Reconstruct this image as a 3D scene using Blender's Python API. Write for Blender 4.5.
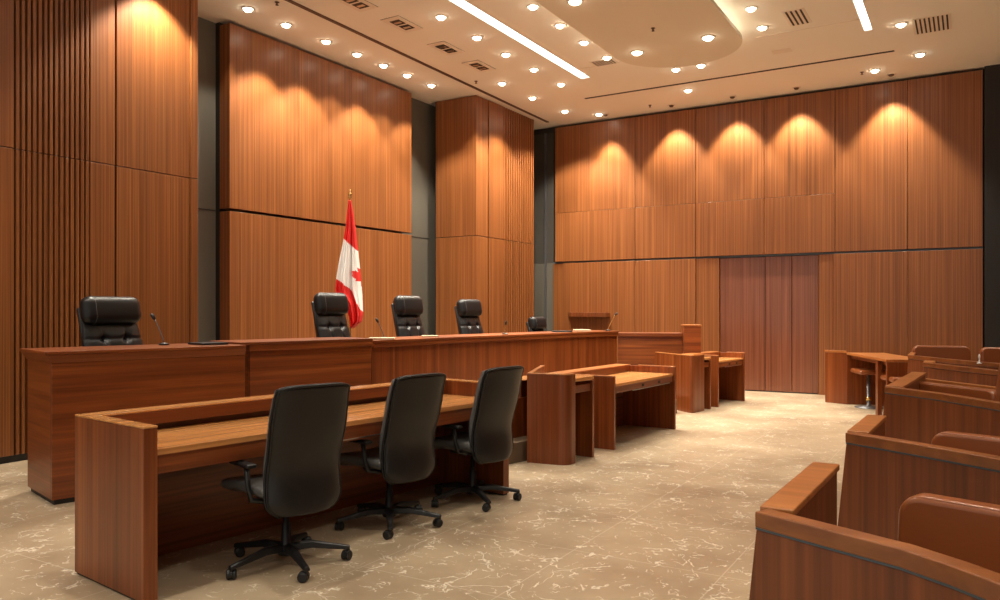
import bpy, bmesh, math, random
from mathutils import Vector, Matrix
random.seed(7)
PI = math.pi
C = bpy.context.scene.collection
for o in list(bpy.data.objects): bpy.data.objects.remove(o)

# ---------------------------------------------------------------- camera, world, exposure
YAW = math.radians(31.2); EYE = 1.5; F = 777.0; HOR = 310.0
cam = bpy.data.objects.new('camera', bpy.data.cameras.new('camera')); C.objects.link(cam)
cam.location = (0, 0, EYE); cam.rotation_euler = (PI/2, 0, YAW)
cam.data.sensor_width = 36; cam.data.lens = F/1000*36; cam.data.shift_y = (HOR-300)/1000
cam.data.clip_start = 0.05
bpy.context.scene.camera = cam
w = bpy.data.worlds.new('world'); bpy.context.scene.world = w; w.use_nodes = True
w.node_tree.nodes['Background'].inputs[0].default_value = (1.0, 0.92, 0.80, 1)
w.node_tree.nodes['Background'].inputs[1].default_value = 0.32
vs = bpy.context.scene.view_settings
vs.view_transform = 'Standard'; vs.look = 'None'; vs.gamma = 1; vs.use_curve_mapping = False
vs.exposure = 0.9
WARM = (1.0, 0.91, 0.75)
P_GENERAL, P_WASH, P_FAR = 142, 230, 230

CE = 5.4                     # ceiling height
SY, CY = math.sin(YAW), math.cos(YAW)
def L2W(lat, z): return (-z*SY + lat*CY, z*CY + lat*SY)      # lateral / distance -> world x, y
def at(px, z): return L2W((px-500)/F*z, z)
def hp(px, py, h=0.0):       # the point of height h that the photograph shows at px, py
    z = (EYE-h)*F/(py-HOR); return at(px, z)

# ---------------------------------------------------------------- materials
def nmat(name):
    m = bpy.data.materials.new(name); m.use_nodes = True
    nt = m.node_tree; b = nt.nodes['Principled BSDF']; return m, nt, b
def plain(name, col, rough=0.5, metal=0.0, spec=None, coat=0):
    m, nt, b = nmat(name)
    b.inputs['Base Color'].default_value = (*col, 1); b.inputs['Roughness'].default_value = rough
    b.inputs['Metallic'].default_value = metal
    if spec is not None: b.inputs['Specular IOR Level'].default_value = spec
    if coat: b.inputs['Coat Weight'].default_value = coat; b.inputs['Coat Roughness'].default_value = .2
    # faint unevenness so that nothing is a flat colour
    n = nt.nodes.new('ShaderNodeTexNoise'); n.inputs['Scale'].default_value = 40
    bp = nt.nodes.new('ShaderNodeBump'); bp.inputs['Strength'].default_value = .04; bp.inputs['Distance'].default_value = .01
    nt.links.new(n.outputs['Fac'], bp.inputs['Height']); nt.links.new(bp.outputs[0], b.inputs['Normal'])
    return m
def wood(name, c1, c2, c3, scale, rough=.32, fine=0.5, coat=.15, streak=0.0, world=False):
    """scale: noise scale per axis; the small one runs along the grain"""
    m, nt, b = nmat(name); N = nt.nodes.new; Lk = nt.links.new
    tc = N('ShaderNodeTexCoord'); oi = N('ShaderNodeObjectInfo')
    add = N('ShaderNodeVectorMath'); add.operation = 'MULTIPLY_ADD'
    add.inputs[1].default_value = (1,1,1)
    Lk(tc.outputs['Object'], add.inputs[0])
    mul = N('ShaderNodeVectorMath'); mul.operation = 'SCALE'; mul.inputs['Scale'].default_value = 7.3
    cmb = N('ShaderNodeCombineXYZ')
    for i in range(3): Lk(oi.outputs['Random'], cmb.inputs[i])
    Lk(cmb.outputs[0], mul.inputs[0]); Lk(mul.outputs[0], add.inputs[2])
    def noise(sc, det, dist):
        mp = N('ShaderNodeMapping'); mp.inputs['Scale'].default_value = sc; Lk(add.outputs[0], mp.inputs['Vector'])
        n = N('ShaderNodeTexNoise'); n.inputs['Scale'].default_value = 1; n.inputs['Detail'].default_value = det
        n.inputs['Distortion'].default_value = dist; n.inputs['Roughness'].default_value = .6; Lk(mp.outputs[0], n.inputs['Vector']); return n
    n1 = noise(scale, 3, .6); n2 = noise([s*3.2 if s > 1.5 else s*1.2 for s in scale], 2, 0.0)
    r1 = N('ShaderNodeValToRGB'); r1.color_ramp.elements[0].position = .3; r1.color_ramp.elements[1].position = .72
    r1.color_ramp.elements[0].color = (*c1, 1); r1.color_ramp.elements[1].color = (*c3, 1)
    e = r1.color_ramp.elements.new(.52); e.color = (*c2, 1)
    Lk(n1.outputs['Fac'], r1.inputs[0])
    r2 = N('ShaderNodeMapRange'); r2.inputs['From Min'].default_value = .3; r2.inputs['From Max'].default_value = .7
    r2.inputs['To Min'].default_value = 1-fine*.55; r2.inputs['To Max'].default_value = 1+fine*.35
    Lk(n2.outputs['Fac'], r2.inputs['Value'])
    mx = N('ShaderNodeVectorMath'); mx.operation = 'SCALE'; Lk(r1.outputs[0], mx.inputs[0]); Lk(r2.outputs[0], mx.inputs['Scale'])
    Lk(mx.outputs[0], b.inputs['Base Color'])
    b.inputs['Roughness'].default_value = rough
    b.inputs['Coat Weight'].default_value = coat; b.inputs['Coat Roughness'].default_value = .25
    bp = N('ShaderNodeBump'); bp.inputs['Strength'].default_value = .06; bp.inputs['Distance'].default_value = .004
    Lk(n2.outputs['Fac'], bp.inputs['Height']); Lk(bp.outputs[0], b.inputs['Normal'])
    return m
K1, K2, K3 = (.135,.030,.006), (.205,.049,.010), (.28,.076,.017)
M = {}
M['panel'] = wood('wood_panel_veneer', (.21,.066,.017), (.265,.089,.0245), (.325,.118,.035), (30,30,.25), .38, .8, .1)
M['door'] = wood('wood_door_veneer', (.16,.052,.026), (.21,.071,.037), (.255,.090,.048), (20,20,.25), .22, .5, .4)  # purplish reflection on the doors put into the veneer colour
M['vert'] = wood('wood_upright_grain', K1, K2, K3, (14,14,.35), .34, .5, .1)
M['hor'] = wood('wood_sideways_grain', K1, K2, K3, (.45,.45,14), .34, .5, .1)
M['top'] = wood('wood_table_top_lit', (.46,.185,.052), (.58,.255,.08), (.66,.31,.105), (.5,14,14), .22, .4, .4)  # lamp sheen on table tops and rails put into a paler wood
M['rail'] = wood('wood_light_rail', (.31,.102,.026), (.40,.14,.037), (.46,.175,.05), (.5,8,8), .28, .3, .2)
M['pew'] = wood('wood_pew_walnut', (.125,.031,.008), (.18,.047,.012), (.235,.068,.018), (14,14,.35), .38, .5, .08)
M['caprail_shaded'] = wood('wood_pew_rail_shaded', (.17,.050,.014), (.23,.072,.019), (.28,.095,.026), (.5,8,8), .28, .3, .3)  # darker copy of the rail wood, shade of the front face in its colour
M['leather'] = plain('black_leather', (.007,.007,.008), .38, 0, .45)
M['leather2'] = plain('seat_leather_sheen', (.12,.12,.118), .34, 0, .5)  # black leather, its grey sheen put into the base colour
M['plastic'] = plain('black_plastic', (.010,.010,.011), .4)
M['metal'] = plain('brushed_metal', (.55,.55,.55), .3, 1)
M['gunmetal'] = plain('gunmetal', (.16,.16,.17), .4, .6)
M['brass'] = plain('brass', (.85,.6,.25), .25, 1)
M['tan'] = plain('tan_leather', (.24,.068,.019), .30, 0, .5, .2)
M['dark'] = plain('dark_reveal', (.018,.016,.014), .6)
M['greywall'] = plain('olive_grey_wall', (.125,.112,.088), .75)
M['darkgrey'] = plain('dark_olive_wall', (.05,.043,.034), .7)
M['darkwall'] = plain('dark_side_wall', (.012,.010,.010), .6)
M['ceil'] = plain('cream_ceiling_paint', (.84,.815,.73), .85)
M['ceil_drop'] = plain('warm_cream_tone', (.72,.66,.54), .85)  # tonal edge of the lowered panel put into a darker, warmer colour
M['trimwhite'] = plain('cream_fitting', (.78,.72,.62), .6)
M['paper'] = plain('paper', (.5,.38,.25), .7)
M['red'] = plain('flag_red_cloth', (.75,.022,.018), .65)
M['white'] = plain('flag_white_cloth', (.9,.89,.88), .65)
M['stone'] = plain('brown_stone_plinth', (.14,.095,.06), .45)
M['slot'] = plain('brown_slot', (.10,.052,.032), .6)
M['steelblue'] = plain('blue_grey_inlay', (.09,.12,.15), .35, .3)
def emis(name, col, s):
    m, nt, b = nmat(name); b.inputs['Base Color'].default_value = (*col, 1)
    b.inputs['Emission Color'].default_value = (*col, 1); b.inputs['Emission Strength'].default_value = s; return m
M['lamp'] = emis('lamp_glow', (1.0,.86,.66), 14)
M['strip'] = emis('strip_glow', (.93,.97,1.0), 3.2)
M['cove'] = emis('cove_glow', (1.0,.88,.70), 2.6)
def marble():
    m, nt, b = nmat('beige_marble'); N = nt.nodes.new; Lk = nt.links.new
    tc = N('ShaderNodeTexCoord')
    n = N('ShaderNodeTexNoise'); n.inputs['Scale'].default_value = 1.3; n.inputs['Detail'].default_value = 6; Lk(tc.outputs['Object'], n.inputs['Vector'])
    r = N('ShaderNodeValToRGB'); r.color_ramp.elements[0].position = .32; r.color_ramp.elements[1].position = .7
    r.color_ramp.elements[0].color = (.29,.21,.135,1); r.color_ramp.elements[1].color = (.47,.365,.245,1); Lk(n.outputs['Fac'], r.inputs[0])
    # broken pale veins: distorted cell borders, shown only in places
    nd = N('ShaderNodeTexNoise'); nd.inputs['Scale'].default_value = 2.2; nd.inputs['Detail'].default_value = 5; Lk(tc.outputs['Object'], nd.inputs['Vector'])
    sc = N('ShaderNodeVectorMath'); sc.operation = 'MULTIPLY_ADD'; sc.inputs[1].default_value = (.9,.9,.9); Lk(nd.outputs['Color'], sc.inputs[0]); Lk(tc.outputs['Object'], sc.inputs[2])
    fac = None
    for scale, lo, th in ((1.7, .0, .013), (4.3, .0, .014), (7, 0, .006)):
        v = N('ShaderNodeTexVoronoi'); v.feature = 'DISTANCE_TO_EDGE'; v.inputs['Scale'].default_value = scale; Lk(sc.outputs[0], v.inputs['Vector'])
        mr = N('ShaderNodeMapRange'); mr.inputs['From Min'].default_value = 0; mr.inputs['From Max'].default_value = th*scale/1.7
        mr.inputs['To Min'].default_value = 1; mr.inputs['To Max'].default_value = 0; Lk(v.outputs['Distance'], mr.inputs['Value'])
        mk = N('ShaderNodeTexNoise'); mk.inputs['Scale'].default_value = 2.6*scale/1.7; mk.inputs['Detail'].default_value = 3; Lk(tc.outputs['Object'], mk.inputs['Vector'])
        m2 = N('ShaderNodeMapRange'); m2.inputs['From Min'].default_value = .53; m2.inputs['From Max'].default_value = .59; Lk(mk.outputs['Fac'], m2.inputs['Value'])
        mu = N('ShaderNodeMath'); mu.operation = 'MULTIPLY'; Lk(mr.outputs[0], mu.inputs[0]); Lk(m2.outputs[0], mu.inputs[1])
        if fac is None: fac = mu
        else:
            mm = N('ShaderNodeMath'); mm.operation = 'MAXIMUM'; Lk(fac.outputs[0], mm.inputs[0]); Lk(mu.outputs[0], mm.inputs[1]); fac = mm
    # joints
    br = N('ShaderNodeTexBrick'); br.offset = 0; br.inputs['Scale'].default_value = 1; br.inputs['Brick Width'].default_value = .92; br.inputs['Row Height'].default_value = .92
    br.inputs['Mortar Size'].default_value = .004; br.inputs['Mortar Smooth'].default_value = .1
    br.inputs['Color1'].default_value = (0,0,0,1); br.inputs['Color2'].default_value = (0,0,0,1); br.inputs['Mortar'].default_value = (1,1,1,1)
    mp = N('ShaderNodeMapping'); mp.inputs['Location'].default_value = (.28,.21,0); Lk(tc.outputs['Object'], mp.inputs['Vector']); Lk(mp.outputs[0], br.inputs['Vector'])
    jm = N('ShaderNodeMath'); jm.operation = 'MULTIPLY'; jm.inputs[1].default_value = .28; Lk(br.outputs['Color'], jm.inputs[0])
    mf = N('ShaderNodeMath'); mf.operation = 'MAXIMUM'; Lk(fac.outputs[0], mf.inputs[0]); Lk(jm.outputs[0], mf.inputs[1])
    fm = N('ShaderNodeMath'); fm.operation = 'MULTIPLY'; fm.inputs[1].default_value = .78; Lk(mf.outputs[0], fm.inputs[0])
    mx = N('ShaderNodeMix'); mx.data_type = 'RGBA'; Lk(fm.outputs[0], mx.inputs[0]); Lk(r.outputs[0], mx.inputs[6]); mx.inputs[7].default_value = (.85,.78,.64,1)
    Lk(mx.outputs[2], b.inputs['Base Color']); b.inputs['Roughness'].default_value = .33; b.inputs['Specular IOR Level'].default_value = .4
    return m
M['marble'] = marble()

# ---------------------------------------------------------------- mesh helpers
def new_obj(name, bm, mat, parent=None, smooth=False, bevel=0, seg=2):
    me = bpy.data.meshes.new(name); bmesh.ops.recalc_face_normals(bm, faces=bm.faces); bm.to_mesh(me); bm.free()
    mats = mat if isinstance(mat, (list, tuple)) else [mat]
    for m in mats: me.materials.append(M[m] if isinstance(m, str) else m)
    o = bpy.data.objects.new(name, me); C.objects.link(o)
    if parent: o.parent = parent
    if smooth:
        for p in me.polygons: p.use_smooth = True
    if bevel:
        b = o.modifiers.new('bevel', 'BEVEL'); b.width = bevel; b.segments = seg; b.limit_method = 'ANGLE'; b.angle_limit = .6
        for p in me.polygons: p.use_smooth = True
        o.modifiers.new('wn', 'WEIGHTED_NORMAL')
    return o
def bx(bm, x0, x1, y0, y1, z0, z1):
    v = [bm.verts.new(p) for p in ((x0,y0,z0),(x1,y0,z0),(x1,y1,z0),(x0,y1,z0),(x0,y0,z1),(x1,y0,z1),(x1,y1,z1),(x0,y1,z1))]
    for f in ((0,3,2,1),(4,5,6,7),(0,1,5,4),(1,2,6,5),(2,3,7,6),(3,0,4,7)): bm.faces.new([v[i] for i in f])
def box(name, x0, x1, y0, y1, z0, z1, mat, parent=None, bevel=.003):
    bm = bmesh.new(); bx(bm, min(x0,x1), max(x0,x1), min(y0,y1), max(y0,y1), z0, z1); return new_obj(name, bm, mat, parent, bevel=bevel)
def prism(bm, pts, z0, z1, top=None):
    """pts: plan outline; top: optional outline of the upper face"""
    n = len(pts); top = top or pts
    a = [bm.verts.new((p[0], p[1], z0)) for p in pts]; b = [bm.verts.new((p[0], p[1], z1)) for p in top]
    bm.faces.new(a[::-1]); bm.faces.new(b)
    for i in range(n): bm.faces.new((a[i], a[(i+1)%n], b[(i+1)%n], b[i]))
def pris(name, pts, z0, z1, mat, parent=None, bevel=.003, top=None):
    bm = bmesh.new(); prism(bm, pts, z0, z1, top); return new_obj(name, bm, mat, parent, bevel=bevel)
def offset(path, d):
    """path shifted sideways by d (left positive)"""
    out = []
    for i, p in enumerate(path):
        ds = []
        if i > 0: ds.append(Vector((p[0]-path[i-1][0], p[1]-path[i-1][1])).normalized())
        if i < len(path)-1: ds.append(Vector((path[i+1][0]-p[0], path[i+1][1]-p[1])).normalized())
        t = sum(ds, Vector((0,0))).normalized(); n = Vector((-t.y, t.x))
        k = 1/max(.5, n.dot(Vector((-ds[0].y, ds[0].x))))
        out.append((p[0]+n.x*d*k, p[1]+n.y*d*k))
    return out
def wall_strip(bm, path, t0, t1, z0, z1):
    a = offset(path, t0); b = offset(path, t1)
    for i in range(len(path)-1):
        pass
    n = len(path)
    rows = [[bm.verts.new((p[0], p[1], z)) for p in pl] for pl, z in ((a,z0),(b,z0),(b,z1),(a,z1))]
    for i in range(n-1):
        for r in range(4): bm.faces.new((rows[r][i], rows[r][i+1], rows[(r+1)%4][i+1], rows[(r+1)%4][i]))
    bm.faces.new([rows[r][0] for r in range(4)]); bm.faces.new([rows[r][n-1] for r in range(4)][::-1])
def strip(name, path, t0, t1, z0, z1, mat, parent=None, bevel=.003):
    bm = bmesh.new(); wall_strip(bm, path, t0, t1, z0, z1); return new_obj(name, bm, mat, parent, bevel=bevel)
def tube(bm, pts, r, seg=10, caps=True):
    pts = [Vector(p) for p in pts]; rr = r if isinstance(r, (list, tuple)) else [r]*len(pts)
    rings = []
    for i, p in enumerate(pts):
        t = (pts[min(i+1, len(pts)-1)] - pts[max(i-1, 0)]).normalized()
        u = t.cross(Vector((0,0,1)));
        if u.length < .05: u = t.cross(Vector((1,0,0)))
        u.normalize(); v = t.cross(u)
        rings.append([bm.verts.new(p + (u*math.cos(a)+v*math.sin(a))*rr[i]) for a in [2*PI*k/seg for k in range(seg)]])
    for a, b in zip(rings, rings[1:]):
        for k in range(seg): bm.faces.new((a[k], a[(k+1)%seg], b[(k+1)%seg], b[k]))
    if caps: bm.faces.new(rings[0]); bm.faces.new(rings[-1][::-1])
def lathe(bm, prof, seg=20, c=(0,0,0)):
    rings = [[bm.verts.new((c[0]+r*math.cos(2*PI*k/seg), c[1]+r*math.sin(2*PI*k/seg), c[2]+z)) for k in range(seg)] for r, z in prof]
    for a, b in zip(rings, rings[1:]):
        for k in range(seg): bm.faces.new((a[k], a[(k+1)%seg], b[(k+1)%seg], b[k]))
    bm.faces.new(rings[0][::-1]); bm.faces.new(rings[-1])
def rbox(bm, cx, cy, cz, sx, sy, sz, r=.04, seg=4, rot=None):
    """a rounded cushion"""
    t = bmesh.new(); bmesh.ops.create_cube(t, size=1)
    for v in t.verts: v.co = Vector((v.co.x*sx, v.co.y*sy, v.co.z*sz))
    bmesh.ops.bevel(t, geom=t.edges[:], offset=min(r, sx*.49, sy*.49, sz*.49), segments=seg, profile=.5, affect='EDGES')
    mt = Matrix.Translation((cx, cy, cz)) @ (rot.to_4x4() if rot else Matrix.Identity(4))
    vm = {}
    for v in t.verts: vm[v] = bm.verts.new(mt @ v.co)
    for f in t.faces: bm.faces.new([vm[v] for v in f.verts])
    t.free()
def empty(name, loc, rz=0):
    o = bpy.data.objects.new(name, None); C.objects.link(o); o.location = loc; o.rotation_euler = (0,0,rz); o.empty_display_size = .1; return o
def tag(o, label, cat, group=None, kind=None):
    o['label'] = label; o['category'] = cat
    if group: o['group'] = group
    if kind: o['kind'] = kind
    return o
def struct(o, label, cat):
    o['kind'] = 'structure'; o['label'] = label; o['category'] = cat; return o
def copy_tree(o, parent=None):
    c = o.copy(); C.objects.link(c)
    if parent: c.parent = parent
    for ch in list(o.children): copy_tree(ch, c)
    return c

# ---------------------------------------------------------------- the room
XL = -8.5; YF = 14.66
fl = box('floor', -10, 3.4, -1.2, 15.6, -.1, 0, 'marble', bevel=0); struct(fl, 'beige marble floor with broken white veins and pale joints', 'floor')

# --- ceiling with two light coves cut into it
S1 = (-5.62, -5.46); S2 = (-1.27, -1.17); SE = 11.93
bm = bmesh.new()
for x0, x1, y0, y1 in ((-10, S1[0], -1.2, 15.6), (S1[0], S1[1], SE, 15.6), (S1[1], S2[0], -1.2, 15.6), (S2[0], S2[1], SE, 15.6), (S2[1], 3.4, -1.2, 15.6)):
    bx(bm, x0, x1, y0, y1, CE, CE+.18)
ce = new_obj('ceiling', bm, 'ceil'); struct(ce, 'cream painted ceiling with recessed coves and a lowered rounded panel', 'ceiling')
# shallow raised line round the middle field
bm = bmesh.new(); bx(bm, -2.62, S2[0], 11.40, 11.42, CE-.006, CE+.001); bx(bm, S1[1], -4.7, 11.40, 11.42, CE-.006, CE+.001)
o = new_obj('ceiling_joint', bm, 'trimwhite', ce)
# lowered panel with a half-round end
R0 = .90; cx0, cy0 = -3.56, 10.66; zb = 5.2
out = [(cx0+R0, -1.2)] + [(cx0+R0*math.cos(a), cy0+R0*math.sin(a)) for a in [PI*k/28 for k in range(29)]] + [(cx0-R0, -1.2)]
pris('ceiling_drop_panel', out, zb, zb+.05, 'ceil_drop', ce, bevel=0)
inn = [(cx0+(R0-.13), -1.2)] + [(cx0+(R0-.13)*math.cos(a), cy0+(R0-.13)*math.sin(a)) for a in [PI*k/28 for k in range(29)]] + [(cx0-(R0-.13), -1.2)]
pris('ceiling_drop_upstand', inn, zb+.05, CE, 'ceil', ce, bevel=0)
strip('cove_light', inn[1:-1], -.03, -.005, zb+.06, zb+.09, 'cove', ce, 0)
box('cove_light', cx0+R0-.125, cx0+R0-.095, -1, cy0, zb+.06, zb+.09, 'cove', ce, 0)
box('cove_light', cx0-R0+.095, cx0-R0+.125, -1, cy0, zb+.06, zb+.09, 'cove', ce, 0)
for i, (s, nm) in enumerate(((S1, 'left'), (S2, 'right'))):
    t = empty('cove_strip_light', ((s[0]+s[1])/2, SE/2, CE)); tag(t, f'long white linear light recessed in the ceiling, on the {nm} of the lowered rounded panel', 'ceiling light')
    hw = (s[1]-s[0])/2; hl = SE/2+.6
    box('housing', -hw-.02, hw+.02, -hl, SE/2+.02, .185, .2, 'ceil', t, 0)
    box('diffuser', -hw, hw, -hl+.1, SE/2-.01, .07, .09, 'strip', t, 0)
# linear slots
pris('trim_1', [(-7.19,-1.2),(-7.13,-1.2),(-7.47,14.3),(-7.53,14.3)], CE-.012, CE+.001, 'slot', bevel=0)
struct(bpy.data.objects['trim_1'], 'long brown slot in the ceiling parallel to the left wall', 'ceiling slot')
box('trim_2', -6.08, -.98, 13.04, 13.09, CE-.008, CE+.001, 'dark', bevel=0)
struct(bpy.data.objects['trim_2'], 'thin black slot in the ceiling in front of the far wall', 'ceiling slot')

# --- left wall: slatted bay and plain bay (nearest), recess, flag bay, recess, column
wl = box('wall_left', -10, -8.78, -1.2, 15.6, 0, CE, 'greywall', bevel=0); struct(wl, 'left wall of olive-grey recesses between tall wood-panelled bays', 'wall')
def wpanel(name, x0, x1, y0, y1, z0, z1, parent, mat='panel', bevel=.006):
    return box(name, x0, x1, y0, y1, z0, z1, mat, parent, bevel)
def ypix(px, X):   # Y where the wall plane x = X shows at column px
    k = (px-500)/F; z = X/(-SY+k*CY); return z*(CY+k*SY)
XA = -8.05; zt = 5.36; zj = 3.09
yA = [ypix(p, XA) for p in (14, 90.5, 116, 190, 197)]
box('panel_backing', -8.68, XA-.10, 1.5, yA[4]-.04, .06, zt, 'dark', wl, 0)
for z0, z1 in ((.07, zj-.004), (zj+.004, zt)):
    wpanel('wall_panel', XA-.10, XA, 1.4, yA[0], z0, z1, wl)
    wpanel('wall_panel', XA-.10, XA, yA[1], yA[2]-.012, z0, z1, wl)
    wpanel('wall_panel', XA-.10, XA-.005, yA[2]+.012, yA[3], z0, z1, wl)
    wpanel('wall_panel', XA-.55, XA+.02, yA[3]+.004, yA[4], z0, z1, wl)
    n = 14; edges = [yA[0]+.012 + (yA[1]-yA[0]-.012)*k/n for k in range(n+1)]
    for k in range(n):
        wpanel('slat', XA-.10, XA-.006, edges[k]+.011, edges[k+1]-.011, z0, z1, wl, bevel=.003)
box('baseboard_left', -8.6, XA-.03, 1.4, yA[4], 0, .07, 'dark', bevel=0); struct(bpy.data.objects['baseboard_left'], 'black recessed skirting under the slatted left wall', 'skirting')
# flag bay
yB0, yB1 = ypix(229.5, XL), ypix(411.5, XL)
zm = 2.85
box('panel_backing', -8.78, XL-.201, yB0-.0, yB1-.02, .1, CE-.002, 'dark', wl, 0)
cuts = [yB0, ypix(298, XL), ypix(351.5, XL), yB1]
for i in range(3):
    for z0, z1 in ((.1, zm-.02), (zm+.02, CE-.045)):
        wpanel('wall_panel', XL-(.2 if i == 0 else .12), XL, cuts[i]+.002, cuts[i+1]-.002, z0, z1, wl, bevel=.003)
box('joint_line', -8.779, -8.772, yA[4], yB0-.01, zm-.004, zm+.004, 'dark', wl, 0); box('joint_line', -8.779, -8.772, yB1, 11.9, zm-.004, zm+.004, 'dark', wl, 0)
# column: face turned to the room, and slatted return
yC = 11.80; XC = -7.65; yC1 = ypix(488, XC); yC2 = ypix(503, XC); yC3 = ypix(533, XC)
for z0, z1 in ((.1, 2.84), (2.85, CE-.012)):
    wpanel('column_panel', -8.55, XC, yC, yC1-.004, z0, z1, wl)
    wpanel('column_panel', -8.3, XC+.015, yC1+.01, yC2, z0, z1, wl, bevel=.004)
    n = 13; ed = [yC2+.008+(yC3-yC2-.05)*k/n for k in range(n+1)]
    for k in range(n): wpanel('slat', -8.0, XC+.01, ed[k]+.02, ed[k+1]-.02, z0, z1, wl, bevel=.003)
    wpanel('column_panel', -8.0, XC+.02, yC3-.042, yC3, z0, z1, wl, bevel=.003)
box('column_core', -8.6, XC-.06, yC+.05, yC3-.05, .05, CE, 'dark', wl, 0)

# --- far wall
wf = box('wall_far', -10, 3.4, YF+.12, 15.6, 0, CE, 'dark', bevel=0); struct(wf, 'far wall of tall wood veneer panels under scalloped light', 'wall')
def xpix(px, Y):
    k = (px-500)/F; z = Y/(CY+k*SY); return z*(-SY+k*CY)
ups = [555, 635, 695.5, 764, 835, 907.5, 983]
for a, b in zip(ups, ups[1:]):
    if a > 830: wpanel('wall_panel', xpix(a, YF)+.004, xpix(b, YF)-.004, YF, YF+.1, 2.52, CE-.05, wf, bevel=.003); continue
    wpanel('wall_panel', xpix(a, YF)+.004, xpix(b, YF)-.004, YF, YF+.1, 3.544, CE-.05, wf, bevel=.003)
    wpanel('wall_panel', xpix(a, YF)+.004, xpix(b, YF)-.004, YF, YF+.1, 2.52, 3.54, wf, bevel=.003)
for a, b, d in ((552, 563, .05), (563, 635, 0), (635, 695.5, 0), (833, 908, 0), (908, 983, 0)):
    wpanel('wall_panel', xpix(a, YF)+.003, xpix(b, YF)-.003, YF+d, YF+.11, 0.05, 2.482, wf, bevel=.003)
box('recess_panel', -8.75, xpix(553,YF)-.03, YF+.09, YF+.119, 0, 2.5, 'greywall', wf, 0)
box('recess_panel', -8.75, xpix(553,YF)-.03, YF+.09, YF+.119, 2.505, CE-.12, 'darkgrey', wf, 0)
box('recess_edge', xpix(544,YF)-.02, xpix(544,YF)+.02, YF+.06, YF+.09, 0, CE-.12, 'gunmetal', wf, 0)
box('trim_3', xpix(552, YF), xpix(983, YF), YF+.05, YF+.12, 2.485, 2.515, 'steelblue', bevel=0); struct(bpy.data.objects['trim_3'], 'blue-grey seam across the far wall above the doors', 'trim')
# door surrounds and leaves
for a, b in ((695.5, 719), (818, 833)):
    wpanel('wall_panel', xpix(a, YF)+.003, xpix(b, YF)-.003, YF+.02, YF+.11, 0.0, 2.482, wf)
for n, (a, b) in enumerate(((719, 764.5), (764.5, 791.3), (791.3, 818)), 1):
    d = box(f'door_{n}', xpix(a, YF)+.005, xpix(b, YF)-.005, YF+.05, YF+.1, .02, 2.475, 'door', bevel=.004)
    struct(d, ['wide flush wood door leaf, left of the three in the far wall', 'narrow flush wood door leaf, middle of the three in the far wall', 'narrow flush wood door leaf, right of the three in the far wall'][n-1], 'door')
xd = xpix(791.3, YF)
for s, x in ((1, xpix(764.5,YF)+.3), ):
    pass
box('baseboard_far', xpix(552,YF), xpix(983,YF), YF+.06, YF+.11, 0, .02, 'dark', bevel=0); struct(bpy.data.objects['baseboard_far'], 'black line under the far wall panels', 'skirting')
# ledge on the far wall
lx0, lx1 = xpix(565, YF-.15), xpix(607, YF-.15)
lg = pris('wall_ledge', [(lx0,YF-.002),(lx0+.12,YF-.2),(lx1,YF-.2),(lx1,YF-.002)], 1.36, 1.45, 'pew', bevel=.004)
tag(lg, 'long brown wooden ledge fixed low on the far wall left of the doors', 'ledge')
# --- right wall (dark, just out of frame)
wr = box('wall_right', 3.2, 3.4, -1.2, 15.6, 0, CE, 'darkwall', bevel=0); struct(wr, 'dark wall at the right', 'wall')
box('wall_panel', 3.12, 3.2, 0.2, 14.2, .1, 5.2, 'pew', wr)
wk = box('trim_4', xpix(984.5, YF), 3.2, YF-.02, YF+.11, 0, CE, 'darkwall', bevel=0); struct(wk, 'black panel at the right end of the far wall', 'wall panel')

# ---------------------------------------------------------------- ceiling fittings
def cpt(px, py, h=CE):
    z = (h-EYE)*F/(HOR-py); return at(px, z)
def downlight(x, y, h, label, group, power, on=True, spot=True, size=96, blend=.85, r=.060, aim=None):
    t = empty('ceiling_downlight', (x, y, h)); tag(t, label, 'downlight', group)
    bm = bmesh.new()
    prof = [(r+.022, -.001), (r+.022, -.008), (r+.004, -.012), (r, -.006), (r, -.001)]
    lathe(bm, prof, 20); new_obj('trim_ring', bm, 'trimwhite', t, smooth=True)
    bm = bmesh.new(); lathe(bm, [(r-.004, -.012), (r-.010, -.026), (r*.6, -.038), (.012, -.042)], 20)
    new_obj('lens', bm, 'lamp' if on else 'slot', t)
    if spot:
        l = bpy.data.lights.new('downlight_beam', 'SPOT'); l.energy = power; l.color = WARM; l.spot_size = math.radians(size); l.spot_blend = blend; l.shadow_soft_size = .06
        lo = bpy.data.objects.new('downlight_beam', l); C.objects.link(lo); lo.parent = t; lo.location = (0,0,-.055)
        if aim: lo.rotation_euler = aim
    return t
ordn = ['first', 'second', 'third', 'fourth', 'fifth', 'sixth', 'seventh', 'eighth']
GD = 'recessed ceiling downlights'
row1 = [(249,8),(287,24),(326,41),(356,54),(383,65),(406,75),(431,85)]
for i, p in enumerate(row1):
    x, y = cpt(*p)
    downlight(-7.99, y, CE, f'round downlight in the row along the left wall, {ordn[i]} from the near end', GD, P_WASH*(.25,1,1,.3,1,.3,.6)[i], size=92, blend=.4)
downlight(-7.74, ypix(152, XA), CE, 'round downlight over the slatted left bay, above the photo edge', GD, P_WASH*1.1, size=100, blend=.4)
downlight(-7.62, 1.9, CE, 'round downlight over the near end of the slatted left bay', GD, P_WASH*.25, size=86, blend=.4)
row2 = [(441,16.5),(477,37),(506,54),(534,69),(561,84)]
for i, p in enumerate(row2):
    x, y = cpt(*p); downlight(x, y, CE, f'downlight in the row left of the left linear light, {ordn[i]} from the nearest', GD, P_GENERAL)
row3 = [(502,83),(532.5,97.5),(565,111)]
for i, p in enumerate(row3):
    x, y = cpt(*p); downlight(x, y, CE, f'bright round downlight near the slatted column, {ordn[i]} from the nearest', GD, P_GENERAL*1.9, size=112, blend=.4)
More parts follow.
